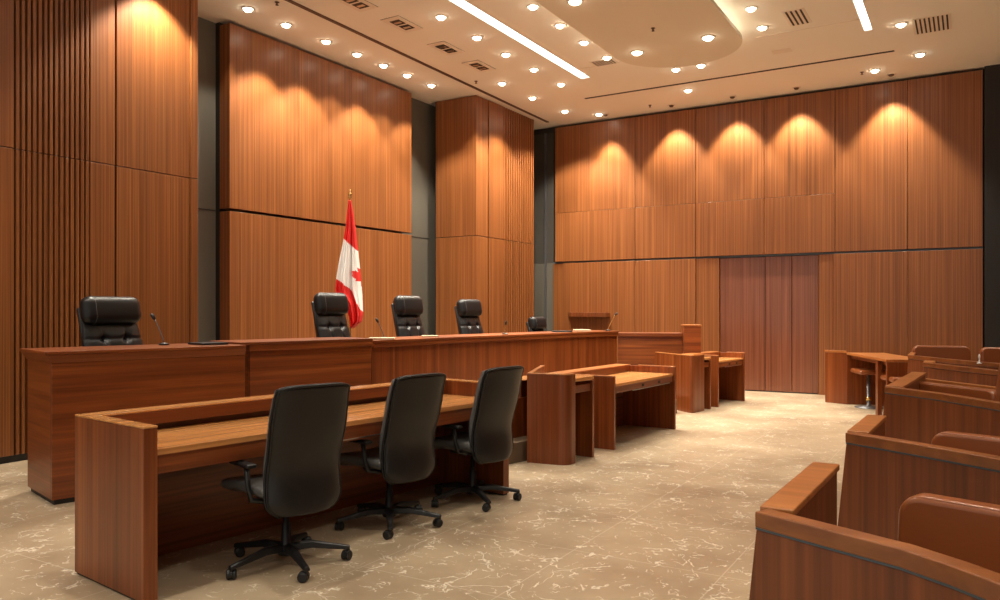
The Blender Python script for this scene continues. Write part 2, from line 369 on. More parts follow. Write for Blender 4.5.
row4 = [(533,6),(560,25),(584,42),(607,57)]
for i, p in enumerate(row4):
    x, y = cpt(*p); downlight(x, y, CE, f'downlight between left linear light and lowered panel, {ordn[i]} from the nearest', GD, P_GENERAL)
for p, lb in (((575,1),'left edge of the lowered panel at the top of the photo'), ((637,52),'left part of the lowered rounded panel'), ((708,37),'right part of the lowered rounded panel')):
    x, y = cpt(*p, h=zb); downlight(x, y, zb, f'large bright round downlight, {lb}', GD, P_GENERAL*1.3, r=.072)
for p, lb in (((676,69),'peeping past the round end of the lowered panel, left one'), ((701,65),'peeping past the round end of the lowered panel, right one'), ((751,8),'right of the lowered panel at the top of the photo'),
              ((762,27),'right of the lowered panel, below its topmost neighbour'), ((688,90),'alone in front of the far wall past the thin black slot'),
              ((599,114),'in the far left ceiling corner above the first far wall panels'), ((901,24),'left of the right-hand slatted grille'),
              ((920,54),'under the right-hand slatted grille'), ((875,70),'close to the far wall above its right half')):
    x, y = cpt(*p); downlight(x, y, CE, f'bright round downlight {lb}', GD, P_GENERAL*(.5 if y > 11.8 else 1))
# wall washers in front of the far wall
for i, px in enumerate((612, 677, 737, 800, 893)):
    y = YF-.33; x = xpix(px, YF)
    downlight(x, y, CE, f'small dim downlight close to the far wall, {ordn[i]} from the left', 'dim wall washers at the far wall', P_FAR, on=False, r=.05, size=(66, 80, 80, 80, 80)[i], blend=.45, aim=(math.radians(3),0,0))
# downlights added out of view to brighten the room
for a, an in ((-6.4, 'leftmost'), (-3.6, 'second'), (-.6, 'third'), (1.8, 'rightmost')):
    for b, bn in ((.4, 'first'), (3.2, 'second'), (6.0, 'third')):
        downlight(a, b, CE if an != 'second' else zb, f'added round downlight out of view, {an} column, {bn} row from the near end', 'added downlights out of view', P_GENERAL)
downlight(1.8, 8.8, CE, 'added round downlight out of view over the right side, fourth row', 'added downlights out of view', P_GENERAL)
downlight(1.8, 11.6, CE, 'added round downlight out of view over the right side, fifth row', 'added downlights out of view', P_GENERAL)

def vent_plate(px, py, label):
    x, y = cpt(px, py); t = empty('ceiling_vent', (x, y, CE)); tag(t, label, 'vent', 'cream vents with two openings')
    box('plate', -.15, .15, -.27, .27, -.012, -.001, 'trimwhite', t, .003)
    box('frame_line', -.153, .153, -.273, .273, -.004, -.0005, 'slot', t, 0)
    for s in (-1, 1):
        ob = box('opening', -.075, .085, s*.10-.08, s*.10+.08, -.015, -.0122, 'dark', t, 0)
        box('blade', -.05, .06, s*.10-.02, s*.10+.03, -.018, -.0152, 'metal', ob, 0)
    return t
for p, l in (((355,2), 'cream ceiling vent with openings, cut by the top edge of the photo'), ((402,24), 'cream ceiling vent with two openings, second counted from the nearest'),
             ((446,48), 'cream ceiling vent with two openings, third counted from the nearest'), ((479,66), 'cream ceiling vent with two openings, the farthest, nearest the slatted column')):
    vent_plate(*p, l)
def grille(px, py, sx, sy, n, label, along='y', plate='trimwhite', name='ceiling_grille'):
    x, y = cpt(px, py); t = empty(name, (x, y, CE)); tag(t, label, 'vent')
    box('frame', -sx/2-.02, sx/2+.02, -sy/2-.02, sy/2+.02, -.008, -.001, plate, t, 0)
    bm = bmesh.new()
    for k in range(n):
        c = -sx/2 + sx*(k+.5)/n
        bx(bm, c-sx/n*.2, c+sx/n*.2, -sy/2, sy/2, -.012, -.0085)
    new_obj('slot', bm, 'dark', t)
grille(797, 17, .24, .55, 4, 'small ceiling grille with four black slots, right of the lowered panel')
grille(932, 24, .42, .62, 8, 'cream slatted square ceiling grille, the rightmost of the ceiling')
grille(604, 62, .34, .24, 7, 'small slotted ceiling grille beside the end of the left linear light')
x, y = cpt(782, 51); tag(box('access_panel', x-.14, x+.14, y-.09, y+.09, CE-.006, CE-.001, 'slot' if 0 else 'trimwhite', bevel=.002), 'plain cream access panel flush in the ceiling right of the rounded end', 'access panel')
for (px, py, lb) in ((653,28,'small sprinkler head under the middle of the lowered panel'), (277,2,'small sprinkler head by the first left wall downlight'), (476,81,'small sprinkler head beside the brown ceiling slot'), (650,105,'small sprinkler head near the far wall'), (862,72,'small sprinkler head beside the right far wall downlight')):
    hh = zb if px == 653 else CE
    x, y = cpt(px, py, hh); bm = bmesh.new(); lathe(bm, [(.03,-.001),(.03,-.006),(.01,-.01),(.01,-.035),(.022,-.037),(.022,-.041)], 12, (0,0,0))
    o = new_obj('sprinkler_head', bm, 'slot'); o.location = (x, y, hh); tag(o, lb, 'sprinkler')

# ---------------------------------------------------------------- judges' dais and bench
DH = .2
wbench = [at(250,7.6), at(372,8.65)]
Cpath = [at(372,8.85), at(415,9.4), at(460,10.1), at(500,10.75), at(540,11.5), at(575,12.15), at(600,12.6), at(617,12.9)]
A0, A1, AS = at(52,5.95), at(245,7.06), at(22,6.27)
edge = [at(455,6.95), hp(495,467), hp(528,460.5), at(531,8.98), at(590,9.95), at(640,10.9), at(677,11.28), at(648,12.35), at(692,12.62)]
uA = Vector((A1[0]-A0[0], A1[1]-A0[1])).normalized(); nA = Vector((-uA.y, uA.x))
def onA(x, y): q = Vector(A0)+uA*x+nA*y; return (q.x, q.y)
LA_ = (Vector(A1)-Vector(A0)).length
dais_out = [onA(.35,.75), onA(LA_+.05,.75), onA(LA_+.05,.30), at(372,8.45)] + edge + [(-3.9,13.2), (-4.2,YF-.35), (-7.3,YF-.35), (-7.5,13.8), (-7.55,11.7), (-7.8,11.7), (-7.8,6.6), (-7.6,4.8)]
dz = pris('judges_dais', dais_out, 0, DH, 'stone', bevel=.006)
tag(dz, "low brown stone platform carrying the judges' long bench", 'platform')
# left wing A
u = Vector((A1[0]-A0[0], A1[1]-A0[1])); LA = u.length; rA = math.atan2(u.y, u.x)
t = empty('clerk_bench', (A0[0], A0[1], 0), rA); tag(t, 'wooden bench section with sideways grain and moulded top, leftmost, under the slatted wall', 'bench')
box('front_panel', 0, LA, 0, .04, .04, 1.11, 'hor', t)
box('end_panel', 0, .04, .041, .68, .04, 1.11, 'hor', t)
box('end_panel', LA-.04, LA, .045, .62, .04, 1.11, 'hor', t)
box('plinth', .02, LA-.02, .02, .66, 0, .04, 'dark', t, 0)
bm = bmesh.new(); e = .045
prism(bm, [(-.005,-.005),(LA+.0,-.005),(LA+.0,.69),(-.005,.69)], 1.11, 1.175, top=[(-e,-.02),(LA+.0,-.02),(LA+.0,.71),(-e,.71)])
new_obj('top_moulding', bm, 'hor', t, bevel=.003)
box('bench_top', -e-.005, LA+.0, -.025, .72, 1.1755, 1.2, 'hor', t); t.scale = (1,1,.985)
# wing B
u = Vector((wbench[1][0]-wbench[0][0], wbench[1][1]-wbench[0][1])); LB = u.length; rB = math.atan2(u.y, u.x)
t = empty('judges_bench', (wbench[0][0], wbench[0][1], 0), rB); tag(t, 'wooden judges bench section with sideways grain, between the left section and the long curved one', 'bench')
box('front_panel', 0, LB-.01, 0, .04, DH, 1.13, 'hor', t)
box('end_panel', 0, .04, .045, .6, DH, 1.13, 'hor', t)
box('top_moulding', -.02, LB-.01, -.03, .6, 1.1305, 1.195, 'hor', t)
box('bench_top', -.12, LB-.01, -.035, .62, 1.1955, 1.22, 'hor', t); t.scale = (1,1,.972)
# curved wing C
t = empty('judges_bench', (*Cpath[0], 0)); tag(t, 'long curved wooden judges bench with upright grain in the centre behind the tables', 'bench')
loc = [(p[0]-Cpath[0][0], p[1]-Cpath[0][1]) for p in Cpath]
strip('front_panel', loc, 0, .04, DH, 1.10, 'vert', t)
strip('top_moulding', loc, -.03, .5, 1.1005, 1.155, 'hor', t)
strip('bench_top', loc, -.04, .62, 1.1555, 1.185, 'hor', t); t.scale = (1,1,.974)
# end wing D with pier
D0, D1 = at(618,12.93), at(683,12.81)
u = Vector((D1[0]-D0[0], D1[1]-D0[1])); LD = u.length; rD = math.atan2(u.y, u.x)
t = empty('judges_bench', (*D0, 0), rD); tag(t, 'short wooden bench section with sideways grain at the far end, beside the square pier', 'bench')
box('front_panel', 0, LD, 0, .04, DH, 1.08, 'hor', t); box('top_moulding', 0, LD, -.03, .5, 1.0805, 1.135, 'hor', t); t.scale = (1,1,.985)
t2 = empty('bench_pier', (*at(684,12.65), 0), rD); tag(t2, 'square wooden pier with flat cap closing the far end of the judges bench', 'pier')
box('body', 0, .27, 0, .35, DH, 1.235, 'hor', t2); box('cap', -.01, .285, -.01, .36, 1.2355, 1.26, 'rail', t2)

# microphones and papers on the bench
def mic(p, z, lean, h, label, base=True, mat='plastic', pad=False):
    t = empty('gooseneck_microphone', (p[0], p[1], z)); tag(t, label, 'microphone')
    bm = bmesh.new(); lathe(bm, [(.045,0),(.045,.012),(.02,.022)], 16); new_obj('base', bm, 'plastic', t, smooth=False)
    dx, dy = CY*lean, SY*lean
    pts = [(dx*s**1.1, dy*s**1.1, .02+h*s*(1-.12*s*s)) for s in [k/8 for k in range(9)]]
    bm = bmesh.new(); tube(bm, pts, .0055, 8); gn = new_obj('gooseneck', bm, 'gunmetal' if mat == 'plastic' else 'brass', t, smooth=True)
    d = (Vector(pts[-1])-Vector(pts[-2])).normalized(); a = Vector(pts[-1])
    bm = bmesh.new(); tube(bm, [a-d*.005, a+d*.01, a+d*.03, a+d*.05, a+d*.06], [.009,.014,.017,.013,.006], 10); new_obj('microphone_head', bm, 'plastic', gn, smooth=True)
mic(at(164,7.0), 1.185, -.085, .24, 'gooseneck microphone leaning left on the leftmost bench, right of its black chair')
mic(at(384,9.4), 1.155, -.07, .2, 'gooseneck microphone on the curved bench between the second and third black chairs')
mic(at(505,11.0), 1.155, .01, .13, 'small microphone on the curved bench in front of the slatted column', mat='b')
mic(at(608,12.85), 1.155, .12, .27, 'gooseneck microphone leaning right on the far end of the bench, against the far wall', mat='b')
def flat(name, px, z, h, sx, sy, sz, mat, label, cat, rz=1.2):
    p = at(px, z); t = box(name, -sx/2, sx/2, -sy/2, sy/2, 0, sz, mat); t.location = (p[0], p[1], h); t.rotation_euler = (0,0,rz); tag(t, label, cat); return t
flat('paper_stack', 382, 9.15, 1.155, .3, .21, .02, 'paper', 'thin cream paper stack at the foot of the microphone left of the third chair', 'papers', 0.6)
flat('folder', 208, 7.15, 1.184, .25, .3, .018, 'plastic', 'thin black folder on the right end of the leftmost bench', 'folder', rA)
flat('folder', 562, 12.2, 1.155, .3, .22, .02, 'plastic', 'thin black folder on the curved bench right of the small farthest chair', 'folder', .6)
flat('paper_stack', 582, 12.6, 1.155, .26, .2, .03, 'paper', 'cream paper stack on the far end of the curved bench', 'papers', .6)
flat('paper_stack', 430, 9.95, 1.155, .2, .15, .02, 'paper', 'small cream paper stack on the curved bench right of the third chair', 'papers', .8)

# ---------------------------------------------------------------- judges' chairs (front is local -y)
def curved_sheet(fn, nu, nv, thick):
    """fn(u,v) -> front point; thickness along +y"""
    bm = bmesh.new(); F_ = [[bm.verts.new(fn(i/nu*2-1, j/nv, 0)) for i in range(nu+1)] for j in range(nv+1)]
    B_ = [[bm.verts.new(fn(i/nu*2-1, j/nv, 1)) for i in range(nu+1)] for j in range(nv+1)]
    for j in range(nv):
        for i in range(nu):
            bm.faces.new((F_[j][i], F_[j][i+1], F_[j+1][i+1], F_[j+1][i])); bm.faces.new((B_[j][i], B_[j+1][i], B_[j+1][i+1], B_[j][i+1]))
    for j in range(nv):
        bm.faces.new((F_[j][0], F_[j+1][0], B_[j+1][0], B_[j][0])); bm.faces.new((F_[j][nu], B_[j][nu], B_[j+1][nu], F_[j+1][nu]))
    for i in range(nu):
        bm.faces.new((F_[0][i], B_[0][i], B_[0][i+1], F_[0][i+1])); bm.faces.new((F_[nv][i], F_[nv][i+1], B_[nv][i+1], B_[nv][i]))
    return bm
def star_base(t, r=.32, mat='plastic', rot0=.3, z=0):
    bm = bmesh.new(); lathe(bm, [(.045,.06),(.05,.075),(.05,.11),(.03,.13),(.026,.24),(.018,.245),(.018,.42)], 16); new_obj('gas_column', bm, 'plastic', t, smooth=True)
    b = bmesh.new()
    casters = []
    for k in range(5):
        a = rot0 + 2*PI*k/5; c, s = math.cos(a), math.sin(a)
        def q(rr, zz): return (rr*c, rr*s, zz)
        secs = [(.03, .105, .032, .022), (.15, .11, .026, .020), (.26, .09, .02, .016), (r, .072, .018, .012)]
        rings = []
        for rr, zz, hw, hh in secs:
            rings.append([b.verts.new((rr*c-w*s, rr*s+w*c, zz+h)) for w, h in ((-hw,-hh),(hw,-hh),(hw*.8,hh*.6),(hw*.3,hh),(-hw*.3,hh),(-hw*.8,hh*.6))])
        for x1, x2 in zip(rings, rings[1:]):
            for i in range(6): b.faces.new((x1[i], x1[(i+1)%6], x2[(i+1)%6], x2[i]))
        b.faces.new(rings[0]); b.faces.new(rings[-1][::-1])
        casters.append((r-.008, a))
    sb = new_obj('star_base', b, mat, t, smooth=True, bevel=.003)
    for rr, a in casters:
        x, y = rr*math.cos(a), rr*math.sin(a); sw = a+.9
        bm = bmesh.new()
        tube(bm, [(x,y,.075),(x,y,.045)], .009, 8)
        ox, oy = x-.018*math.cos(sw), y-.018*math.sin(sw)
        n = (-math.sin(sw), math.cos(sw))
        for s in (-1, 1):
            tube(bm, [(ox+n[0]*s*.006, oy+n[1]*s*.006, .029), (ox+n[0]*s*.010, oy+n[1]*s*.010, .029), (ox+n[0]*s*.022, oy+n[1]*s*.022, .029), (ox+n[0]*s*.027, oy+n[1]*s*.027, .029)], [.027,.029,.029,.021], 16)
        # hood over the wheels
        tube(bm, [(ox-n[0]*.006,oy-n[1]*.006,.033),(ox+n[0]*.006,oy+n[1]*.006,.033)], .030, 14)
        new_obj('caster', bm, 'plastic', sb, smooth=False)
def exec_chair():
    t = empty('judge_chair', (0,0,0))
    star_base(t)
    bm = bmesh.new(); rbox(bm, 0, -.02, .50, .56, .54, .13, .05); new_obj('seat', bm, 'leather', t, smooth=True)
    buttons = [(-.10, .46), (.10, .46), (-.10, .72), (.10, .72), (-.10,.2),(.10,.2)]
    def fn(u, v, b):
        z = .50 + v*.62; hw = .275 - .035*v + .01*math.sin(PI*v); lean = .20*v
        x = u*hw; y = .22 + lean
        if b: return (x*.93, y+.085, z)
        puff = .05*(1-abs(u)**4)*(1-(2*v-1)**6)
        d = 0
        for bu, bv in buttons: 
            d += .04*math.exp(-(((u*hw-bu)/.028)**2 + ((v-bv)*.62/.028)**2))
            # pleats running out of the buttons
            d += .010*math.exp(-(((u*hw-bu)/.010)**2))*math.exp(-(((v-bv)*.62/.13)**2))
        d += .012*math.exp(-(((v-.46)*.62)/.012)**2) + .012*math.exp(-(((v-.72)*.62)/.012)**2)
        return (x, y - puff + d, z)
    brst = new_obj('backrest', curved_sheet(fn, 40, 44, .08), 'leather', t, smooth=True)
    bm = bmesh.new(); rbox(bm, 0, .405, 1.205, .52, .17, .26, .08, 6, Matrix.Rotation(math.radians(-12), 3, 'X')); new_obj('headrest', bm, 'leather', t, smooth=True)
    hr = bpy.data.objects[[o.name for o in t.children if o.name.startswith('headrest')][0]]
    ro = Matrix.Rotation(math.radians(-12), 3, 'X'); loop = []
    for q, (sy, sz) in enumerate(((1,1),(-1,1),(-1,-1),(1,-1))):
        for k in range(6):
            a = PI/2*q + PI/2*k/5; v = ro @ Vector((0, sy*.005+.080*math.cos(a), sz*.05+.080*math.sin(a))); loop.append((-.17, .405+v.y, 1.205+v.z))
    bm = bmesh.new(); tube(bm, loop+[loop[0]], .003, 6); new_obj('seam', bm, 'leather2', hr, smooth=True)
    bm = bmesh.new(); rbox(bm, 0, .385, .85, .50, .05, .80, .024, 3, Matrix.Rotation(math.radians(-17), 3, 'X')); new_obj('back_shell', bm, 'plastic', t, smooth=True)
    for bu, bv in buttons[:4]:
        z = .5+bv*.62; y = .22+.20*bv-.012; bm = bmesh.new(); bmesh.ops.create_uvsphere(bm, u_segments=8, v_segments=6, radius=.009, matrix=Matrix.Translation((bu, y, z))); new_obj('button', bm, 'leather', brst, smooth=True)
    for s in (-1, 1):
        bm = bmesh.new(); tube(bm, [(s*.27,.2,.52),(s*.31,.18,.62),(s*.31,.1,.70),(s*.31,-.15,.70),(s*.30,-.2,.6),(s*.27,-.16,.5)], .018, 10); af = new_obj('armrest_frame', bm, 'plastic', t, smooth=True)
        bm = bmesh.new(); rbox(bm, s*.31, -.02, .72, .075, .3, .035, .016); new_obj('armrest_pad', bm, 'leather', af, smooth=True)
    return t
ch0 = exec_chair()
# px, distance, height above floor, facing (degrees, world heading of the chair's front), label
def face(o, heading): o.rotation_euler = (0,0,math.radians(heading+90))
specs = [(136, 7.5, 0, 1.17, 1.075, 'large black leather chair with tufted back, nearest, behind the leftmost bench section'),
         (354, 10.0, -2, 1.05, 1.145, 'black tufted leather chair directly beside the red and white flag'),
         (430, 11.0, -4, 1.04, 1.13, 'black tufted leather chair in front of the grey recess right of the flag'),
         (489, 12.4, -6, 1.04, 1.105, 'black tufted leather chair in front of the slatted wooden column'),
         (556, 13.6, -8, .78, .885, 'small black chair showing only its headrest, farthest along the curved bench')]
for i, (px, z, hd, sx, sz, lb) in enumerate(specs):
    o = ch0 if i == 0 else copy_tree(ch0)
    p = at(px, z); o.location = (p[0], p[1], DH); face(o, hd); o.scale = (sx, 1, sz)
    tag(o, lb, 'chair', 'judges chairs behind the bench')
# low panel on the platform, standing in for the bench front
sp = [at(478,7.55), at(520,7.95), at(555,8.4)]
lscr = strip('bench_stand_in', [(p[0]-sp[0][0], p[1]-sp[0][1]) for p in sp], 0, .04, 0, .40, 'vert')
lscr.location = (sp[0][0], sp[0][1], DH); tag(lscr, 'low wooden stand-in for the bench front, between the nearest table and the middle lectern', 'screen')

# ---------------------------------------------------------------- flag
FZ = 11.0; fp = at(350, FZ); s_ = FZ/F
def fxz(px, py): return ((px-350)*s_, EYE+(HOR-py)*s_)
ft = empty('flag_pole', (fp[0], fp[1], DH), YAW); tag(ft, 'slim flag pole with gold finial behind the second judge chair', 'flag pole')
ztop = fxz(350,190)[1]-DH
bm = bmesh.new(); lathe(bm, [(.16,0),(.16,.02),(.05,.06),(.02,.08)], 20); new_obj('base', bm, 'brass', ft, smooth=True)
bm = bmesh.new(); tube(bm, [(0,0,.06),(0,0,ztop-.12)], .013, 12); new_obj('pole', bm, 'brass', ft, smooth=True)
bm = bmesh.new(); lathe(bm, [(.012,0),(.03,.02),(.014,.04),(.03,.06),(.026,.085),(.012,.10),(.018,.115),(.006,.135)], 14, (0,0,ztop-.13)); new_obj('finial', bm, 'brass', ft, smooth=True)
# cloth: left and right outline of the drape by height (photo rows)
rows = [(201,349,351.5),(215,347.5,354),(230,346,356),(245,343.5,357.5),(260,340.5,359),(275,338,360.5),(290,336.5,361.5),(295,338,362),(303,346,362.3),(315,350,362.5),(322,351.5,361),(328,352,353.5)]
def lerp_rows(py):
    for a, b in zip(rows, rows[1:]):
        if a[0] <= py <= b[0]:
            t = (py-a[0])/(b[0]-a[0]); return a[1]+(b[1]-a[1])*t, a[2]+(b[2]-a[2])*t
    return rows[-1][1:]
leaf = [(0,1.0),(.14,.72),(.28,.78),(.22,.40),(.42,.58),(.48,.46),(.78,.50),(.68,.24),(.80,.12),(.36,-.22),(.42,-.42),(.05,-.36),(.05,-.8)]
leaf = leaf + [(-x, y) for x, y in leaf[::-1]]
def inside(x, y, poly):
    c = False; n = len(poly)
    for i in range(n):
        x1, y1 = poly[i]; x2, y2 = poly[i-1]
        if (y1 > y) != (y2 > y) and x < (x2-x1)*(y-y1)/(y2-y1)+x1: c = not c
    return c
NU, NV = 60, 150
bm = bmesh.new(); grid = {}
for side in (0, 1):
    for j in range(NV+1):
        py = 201 + (328-201)*j/NV; l, r = lerp_rows(py)
        for i in range(NU+1):
            u = i/NU; px = l + (r-l)*u; x, z = fxz(px, py)
            amp = .012+.045*j/NV
            y = -.03 - amp*(math.sin(u*PI*5.0+.6+j/NV*1.2)+.5*math.sin(u*PI*11+1.7)) - .06*math.sin(PI*u)
            grid[side,j,i] = bm.verts.new((x, y + side*.005, z-DH))
            grid['p',j,i] = (px, py)
for j in range(NV):
    for i in range(NU):
        for side in (0, 1):
            q = [grid[side,j,i], grid[side,j,i+1], grid[side,j+1,i+1], grid[side,j+1,i]]
            f = bm.faces.new(q if side else q[::-1]); px, py = grid['p',j,i]
            top = 240 + (px-346)*.9
            low = 279 + (px-338)*.75 if px < 351 else 289+(px-351)*2.0
            red = py < top or py > low
            if not red and inside((px-361.0)/11.5, (276.5-py)/11.5, leaf): red = True
            f.material_index = 0 if red else 1
for j in range(NV):
    for i in (0, NU): bm.faces.new((grid[0,j,i], grid[1,j,i], grid[1,j+1,i], grid[0,j+1,i]))
for i in range(NU):
    for j in (0, NV): bm.faces.new((grid[0,j,i], grid[0,j,i+1], grid[1,j,i+1], grid[1,j,i]))
fg = new_obj('flag', bm, ['red', 'white'], None, smooth=True); fg.location = (fp[0], fp[1], DH); fg.rotation_euler = (0,0,YAW)
fg.data.polygons.foreach_get
tag(fg, 'red and white flag with a red maple leaf hanging in folds from its pole', 'flag')

# ---------------------------------------------------------------- the near counsel table
hd = math.radians(90-7.0)
t = empty('counsel_table', (*hp(143.5, 606), 0), hd); tag(t, 'long wooden table with raised rail around three sides, nearest, three black chairs at it', 'table')
TL = 3.04; TD = .78; TH = .895
box('end_panel', 0, .075, 0, TD, .012, TH, 'vert', t); box('end_panel', TL-.075, TL, 0, TD, .012, TH, 'vert', t)
box('foot', .01, .065, .01, TD-.01, 0, .012, 'dark', t, 0); box('foot', TL-.065, TL-.01, .01, TD-.01, 0, .012, 'dark', t, 0)
for x0, x1 in ((0,.075), (TL-.075, TL)): box('side_rail', x0, x1, -.002, TD-.15, TH+.0005, TH+.012, 'top', t)
box('back_panel', .075, TL-.075, TD-.07, TD-.03, .0, TH-.001, 'hor', t)
box('back_rail', 0, TL, TD-.15, TD+.0, TH+.0005, TH+.012, 'top', t)
box('rail_front', .0755, TL-.0755, TD-.15, TD-.12, TH-.075, TH, 'hor', t)
box('desktop', .0755, TL-.0755, .03, TD-.071, .745, .78, 'top', t)
ap = box('apron', .0755, TL-.0755, .045, .07, .645, .7445, 'hor', t)
box('drawer_line', .0755+1.0, TL-1.3, .0415, .0445, .655, .662, 'metal', ap, 0)
def task_chair():
    t = empty('task_chair', (0,0,0))
    def seatfn(u, v, b):
        x = u*(.25-.02*v); y = -.34+.50*v - .0
        e = 1-(abs(u)**5); 
        z = .50 + .02*math.cos(u*PI)*0 + .028*(abs(u)**2.5) - .05*max(0, .25-v)**1.2*2
        return (x, y, z - .10*(1-.3*abs(u)**3)) if b else (x, y, z-.03*(1-e))
    bm = curved_sheet(seatfn, 24, 20, .05); o = new_obj('seat', bm, 'leather2', t, smooth=True)
    o.modifiers.new('sub', 'SUBSURF').levels = 1; o.modifiers['sub'].render_levels = 1
    bm = bmesh.new(); rbox(bm, 0, 0, .405, .24, .3, .04, .015); new_obj('tilt_mechanism', bm, 'plastic', t)
    def width(v): # half width by height
        return .237 - .010*math.exp(-((v-.42)/.18)**2) - .075*(max(0, .13-v)/.13)**2.2 - .012*max(0, v-.7)/.3
    def cy(v): # fore-aft position of the back by height
        return .245 + .05*(v-.3)**2*2.0 - .028*math.exp(-((v-.34)/.2)**2) + .05*v
    def backfn(off, thick, shrink, z0=.345, z1=1.08):
        def fn(u, v, b):
            w_ = width(v)*shrink; x = u*w_; z = z0 + (z1-z0)*v
            wrap = -.045*abs(u)**2.6*(1-.35*v)
            y = cy(v) + wrap + off
            c = 1 if not b else .985
            if b: y += thick*(1-.35*abs(u)**6)
            zz = z - (.018*abs(u)**5 if v > .93 else 0) 
            return (x*c, y, zz)
        return fn
    o = new_obj('back_cushion', curved_sheet(backfn(-.05, .045, .95, .43, 1.075), 24, 30, 0), 'leather2', t, smooth=True)
    o = bs = new_obj('back_shell', curved_sheet(backfn(0, .03, 1.0), 28, 36, 0), 'leather', t, smooth=True)
    o.modifiers.new('sub', 'SUBSURF').levels = 1; o.modifiers['sub'].render_levels = 1
    # piping round the edge of the shell
    fn = backfn(-.004, .03, 1.004); pts = [fn(-1, k/24, 0) for k in range(25)] + [fn(-1+2*k/16, 1, 0) for k in range(1, 17)] + [fn(1, 1-k/24, 0) for k in range(1, 25)]
    bm = bmesh.new(); tube(bm, pts, .008, 8); new_obj('piping', bm, 'leather', bs, smooth=True)
    fn2 = backfn(.036, .0, .985); pts = [fn2(-1+2*k/16, 1, 0) for k in range(17)]
    bm = bmesh.new(); tube(bm, [fn(-1,k/24,1) for k in range(25)] + [fn(-1+2*k/16,1,1) for k in range(1,17)] + [fn(1,1-k/24,1) for k in range(1,25)], .007, 8); new_obj('piping', bm, 'leather', bs, smooth=True)
    for s in (-1, 1):
        bm = bmesh.new(); tube(bm, [(s*.15,.06,.40),(s*.25,.06,.43),(s*.262,.05,.5),(s*.262,.03,.61)], [.014,.016,.015,.016], 10); af = new_obj('armrest_post', bm, 'plastic', t, smooth=True)
        bm = bmesh.new(); rbox(bm, s*.262, -.02, .625, .06, .24, .024, .011); new_obj('armrest_pad', bm, 'plastic', af, smooth=True)
    return t
tc0 = task_chair()
GT = 'black task chairs at the near table'
bases = []
for i, (lat, z, view_left, front, lb) in enumerate(((-1.263, 4.59, 44, -25.9, 'black high-backed leather swivel chair nearest the camera at the long table'),
                                      (-.775, 5.44, 50, -49.6, 'black leather swivel chair in the middle of the three at the long table'),
                                      (-.214, 6.12, 52, -37.6, 'black leather swivel chair at the far right end of the long table'))):
    o = tc0 if i == 0 else copy_tree(tc0)
    p = L2W(lat, z); o.location = (p[0], p[1], 0)
    rz = math.radians(90 + 31.2 + view_left + 90); bases.append((o, front, rz)); o.scale = (1, 1, 1 if i == 0 else .985)     # the sitter looks along local -y
    o.rotation_euler = (0,0,rz); tag(o, lb, 'chair', GT)

for o, front, rz in bases: star_base(o, .37, rot0=math.radians(front)-rz)

